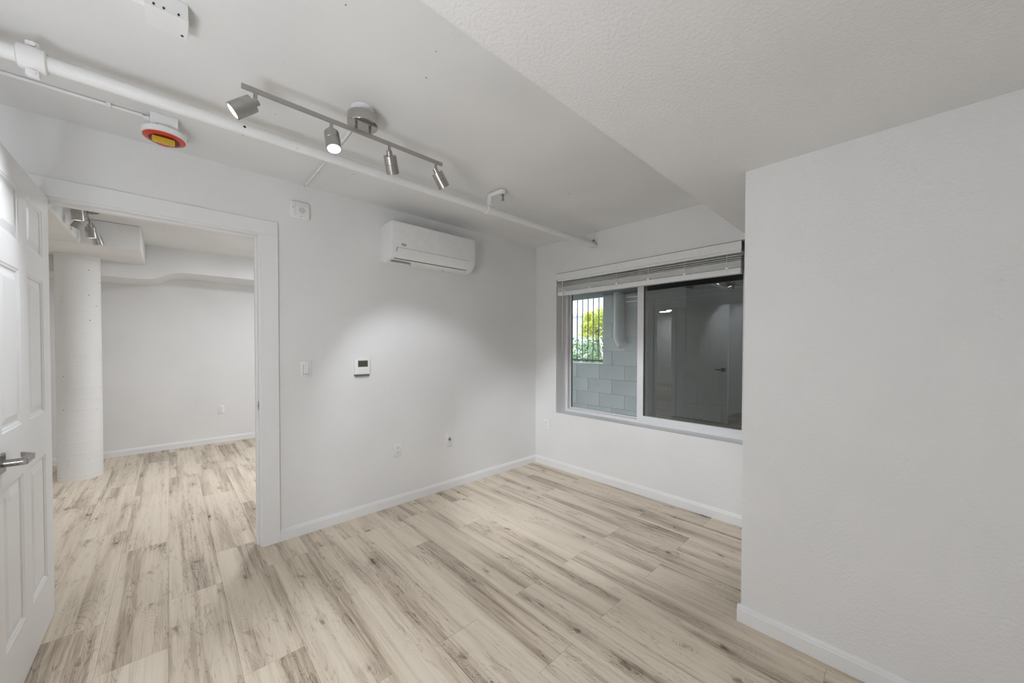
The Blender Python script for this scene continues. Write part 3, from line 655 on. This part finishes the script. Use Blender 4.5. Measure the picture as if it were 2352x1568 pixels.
# ------------------------------------------------------------------ outside the window: covered passage, block wall, bars, plants
EX = 1.48; EZ0, EZ1 = -.345, 2.055
OY0, OY1, OZ0 = .070, .99, 1.075           # barred opening in the block wall
ew = MB().box(EX+.004, EX+.19, -4.6, OY0, EZ0, EZ1).box(EX+.004, EX+.19, OY0, OY1, EZ0, OZ0).box(EX+.004, EX+.19, OY1, 2.6, EZ0, EZ1)
ewo = single('wall_exterior', ew, 'mortar', 'grey painted block wall outside the window', 'wall', 'structure', org=(EX, 0, EZ0))
BM = {}
def block(ya, yb, za, zb):
    key = (round(yb-ya, 3), round(zb-za, 3))
    if key not in BM: BM[key] = MB().rbox(-.003, .012, -(yb-ya)/2+.002, (yb-ya)/2-.002, -(zb-za)/2+.002, (zb-za)/2-.002, .002, 1).mesh('block', M['block'], (0, 0, 0), None)
    o = bpy.data.objects.new('block', BM[key]); COL.objects.link(o); o.parent = ewo
    o.location = Vector((EX, (ya+yb)/2, (za+zb)/2))-Vector((EX, 0, EZ0))
zc = EZ1; row = 0
while zc > EZ0+.01:
    za = max(EZ0, zc-.2); y = -.88-.4*8 if row % 2 == 0 else -.68-.4*8
    while y < 1.6:
        ya, yb = y, y+.4
        if za+.01 < OZ0 and zc > OZ0+.01:
            if yb <= OY0 or ya >= OY1: block(ya, yb, za, zc)
            elif ya < OY0: block(ya, OY0, za, zc)
        elif zc <= OZ0+.01: block(ya, yb, za, zc)
        else:
            if yb <= OY0+.001 or ya >= OY1-.001: block(ya, yb, za, zc)
            elif ya < OY0-.03: block(ya, OY0, za, zc)
        y += .4
    zc -= .2; row += 1
single('passage_roof', MB().box(.26, EX+.19, -4.6, .75, EZ1, EZ1+.2), 'concrete', 'dark concrete slab over the passage outside the window', 'slab', 'structure', org=(.8, 0, EZ1))
single('passage_floor', MB().box(.26, EX+.6, -4.6, 8, EZ0-.1, EZ0), 'concrete', 'concrete ground of the passage outside the window', 'ground', 'structure', org=(.8, 0, EZ0-.1))
single('passage_end', MB().box(.26, EX+.004, -4.6, -4.5, EZ0, EZ1), 'block', 'block wall closing the passage outside the window', 'wall', 'structure', org=(.8, -4.5, EZ0))
single('outer_wall', MB().box(.262, .30, .12, 2.6, EZ0, 2.6), 'block', 'painted outside wall of the building by the passage', 'wall', 'structure', org=(.28, 1, EZ0))
gd = thing('window_guard', (EX+.15, .5, OZ0), 'black iron bars across the opening in the block wall', 'window bars')
GX = EX+.15
for u in (1290.5, 1302.5, 1314.5, 1326, 1338, 1350.5, 1362.5, 1375.5):
    y = hit(u, 750, 0, GX).y
    part('bar', MB().cyl((GX, y, OZ0+.02), (GX, y, EZ1-.002), .0075, 8), 'black_iron', gd)
part('rail', MB().rbox(GX-.012, GX+.012, OY0+.004, OY1-.002, OZ0+.025, OZ0+.050, .002, 1), 'black_iron', gd)
part('foot', MB().box(GX-.01, GX+.01, OY0+.004, OY0+.024, OZ0+.0005, OZ0+.16), 'black_iron', gd, smooth=None)
# vent duct
vd = thing('vent_duct', (1.38, -.30, 1.3), 'white metal vent duct bending at its lower end on the block wall', 'duct')
dy = hit(1422, 720, 0, 1.385).y
part('duct_run', MB().cyl((1.392, dy, 1.50), (1.392, dy, EZ1-.001), .072, 28), 'duct', vd)
part('duct_elbow', MB().tube([(1.392, dy, 1.53), (1.392, dy, 1.47), (1.390, dy-.012, 1.42), (1.385, dy-.035, 1.375), (1.375, dy-.065, 1.335)], [.075, .075, .074, .071, .066], 28), 'duct', vd)
for z in (1.505, 1.86): part('band', MB().lathe([(-.010, .0745), (.010, .0745)], (1.392, dy, z), (0, 0, 1), 28), 'duct', vd)
pp = thing('wall_conduit', (1.45, -.6, 1.95), 'thin conduits running along the block wall beside the duct', 'conduit')
for z in (1.99, 1.93): part('conduit_run', MB().cyl((1.455, dy-.06, z), (1.455, -4.4, z-.02), .010, 10), 'pipe', pp)
# condenser
c0 = hit(1672, 955, 0, .72); 
cn = thing('outdoor_condenser', (.85, c0.y-.36, EZ0), 'dark outdoor condenser unit at the lower right beyond the window', 'condenser')
part('case', MB().rbox(.66, .98, c0.y-.78, c0.y, EZ0+.04, c0.z, .012, 2), 'condenser', cn)
for i in range(14):
    z = c0.z-.06-i*.05
    part('louver', MB().box(.650, .661, c0.y-.74, c0.y-.04, z-.008, z+.008), 'shade', cn, smooth=None)
for y in (c0.y-.7, c0.y-.08): part('foot', MB().box(.67, .97, y-.03, y+.03, EZ0, EZ0+.045), 'condenser', cn, smooth=None)

# plants and a pale building beyond the bars
def foliage(c, r, nleaf, size, seed, squash=.9):
    rnd = random.Random(seed); mb = MB()
    cl = [(Vector((rnd.uniform(-1, 1), rnd.uniform(-1, 1), rnd.uniform(-1, 1)*squash)), rnd.uniform(.25, .5)) for _ in range(26)]
    cl = [(p.normalized()*min(p.length, .85), s_) for p, s_ in cl]
    for _ in range(nleaf):
        p, s_ = rnd.choice(cl); q = Vector((rnd.gauss(0, 1), rnd.gauss(0, 1), rnd.gauss(0, 1))).normalized()*s_*(rnd.random()**.4)
        o = Vector(c)+Vector(((p.x+q.x)*r[0], (p.y+q.y)*r[1], (p.z+q.z)*r[2]))
        d = Vector((rnd.gauss(0, 1), rnd.gauss(0, 1), rnd.gauss(0, .7))).normalized(); e = d.orthogonal().normalized(); e = (e*math.cos(rnd.random()*6)+d.cross(e)*math.sin(rnd.random()*6))
        l_ = size*rnd.uniform(.6, 1.3); w2 = l_*.28; n_ = d.cross(e)*l_*.08
        mb.add([o, o+d*l_*.5+e*w2+n_, o+d*l_, o+d*l_*.5-e*w2+n_], [(0, 1, 2), (0, 2, 3)])
    return mb
def raw_part(name, mb, mat, parent):
    org = ORG[parent.name]; me = bpy.data.meshes.new(name); me.from_pydata([Vector(v)-org for v in mb.v], [], mb.f); me.materials.append(M[mat])
    o = bpy.data.objects.new(name, me); COL.objects.link(o); o.parent = parent; ORG[o.name] = org; o['kind'] = 'stuff'; return o
tc_ = hit(1374, 750, 0, 7.0)
t1 = thing('tree', (tc_.x, tc_.y, EZ0), 'sunlit yellow-green tree outside beyond the barred opening', 'tree')
part('trunk', MB().tube([(tc_.x, tc_.y, EZ0), (tc_.x+.05, tc_.y-.03, .8), (tc_.x-.02, tc_.y+.04, tc_.z-.1)], [.08, .07, .05], 12), 'bark', t1)
raw_part('foliage', foliage((tc_.x, tc_.y, tc_.z), (.5, .52, .62), 3600, .10, 3), 'leaf_y', t1)
tb = hit(1345, 810, 0, 3.9)
t2 = thing('shrub', (tb.x, tb.y, EZ0), 'dark green leafy shrub in front of the yellow-green tree', 'shrub')
part('stem', MB().tube([(tb.x, tb.y, EZ0), (tb.x+.03, tb.y, .5), (tb.x, tb.y+.02, 1.0)], [.04, .035, .02], 10), 'bark', t2)
raw_part('foliage', foliage((tb.x, tb.y, tb.z-.10), (.6, .9, .46), 4200, .075, 5), 'leaf_g', t2)
bh = hit(1318, 770, 0, 9.0)
nb = thing('neighbour_building', (9.6, bh.y+1.4, EZ0), 'pale building behind the tree, seen through the bars', 'building')
part('wall', MB().box(9.0, 10.2, bh.y-.35, bh.y+3.5, EZ0, bh.z+.75), 'stucco', nb, smooth=None)
part('roof', MB().box(8.8, 10.4, bh.y-.55, bh.y+3.7, bh.z+.75, bh.z+.87), 'stucco', nb, smooth=None)
single('outdoor_ground', MB().box(EX+.6, 30, -15, 20, EZ0-.1, EZ0-.001), 'concrete', 'paved ground outside beyond the block wall', 'ground', 'structure', org=(10, 0, EZ0-.1))
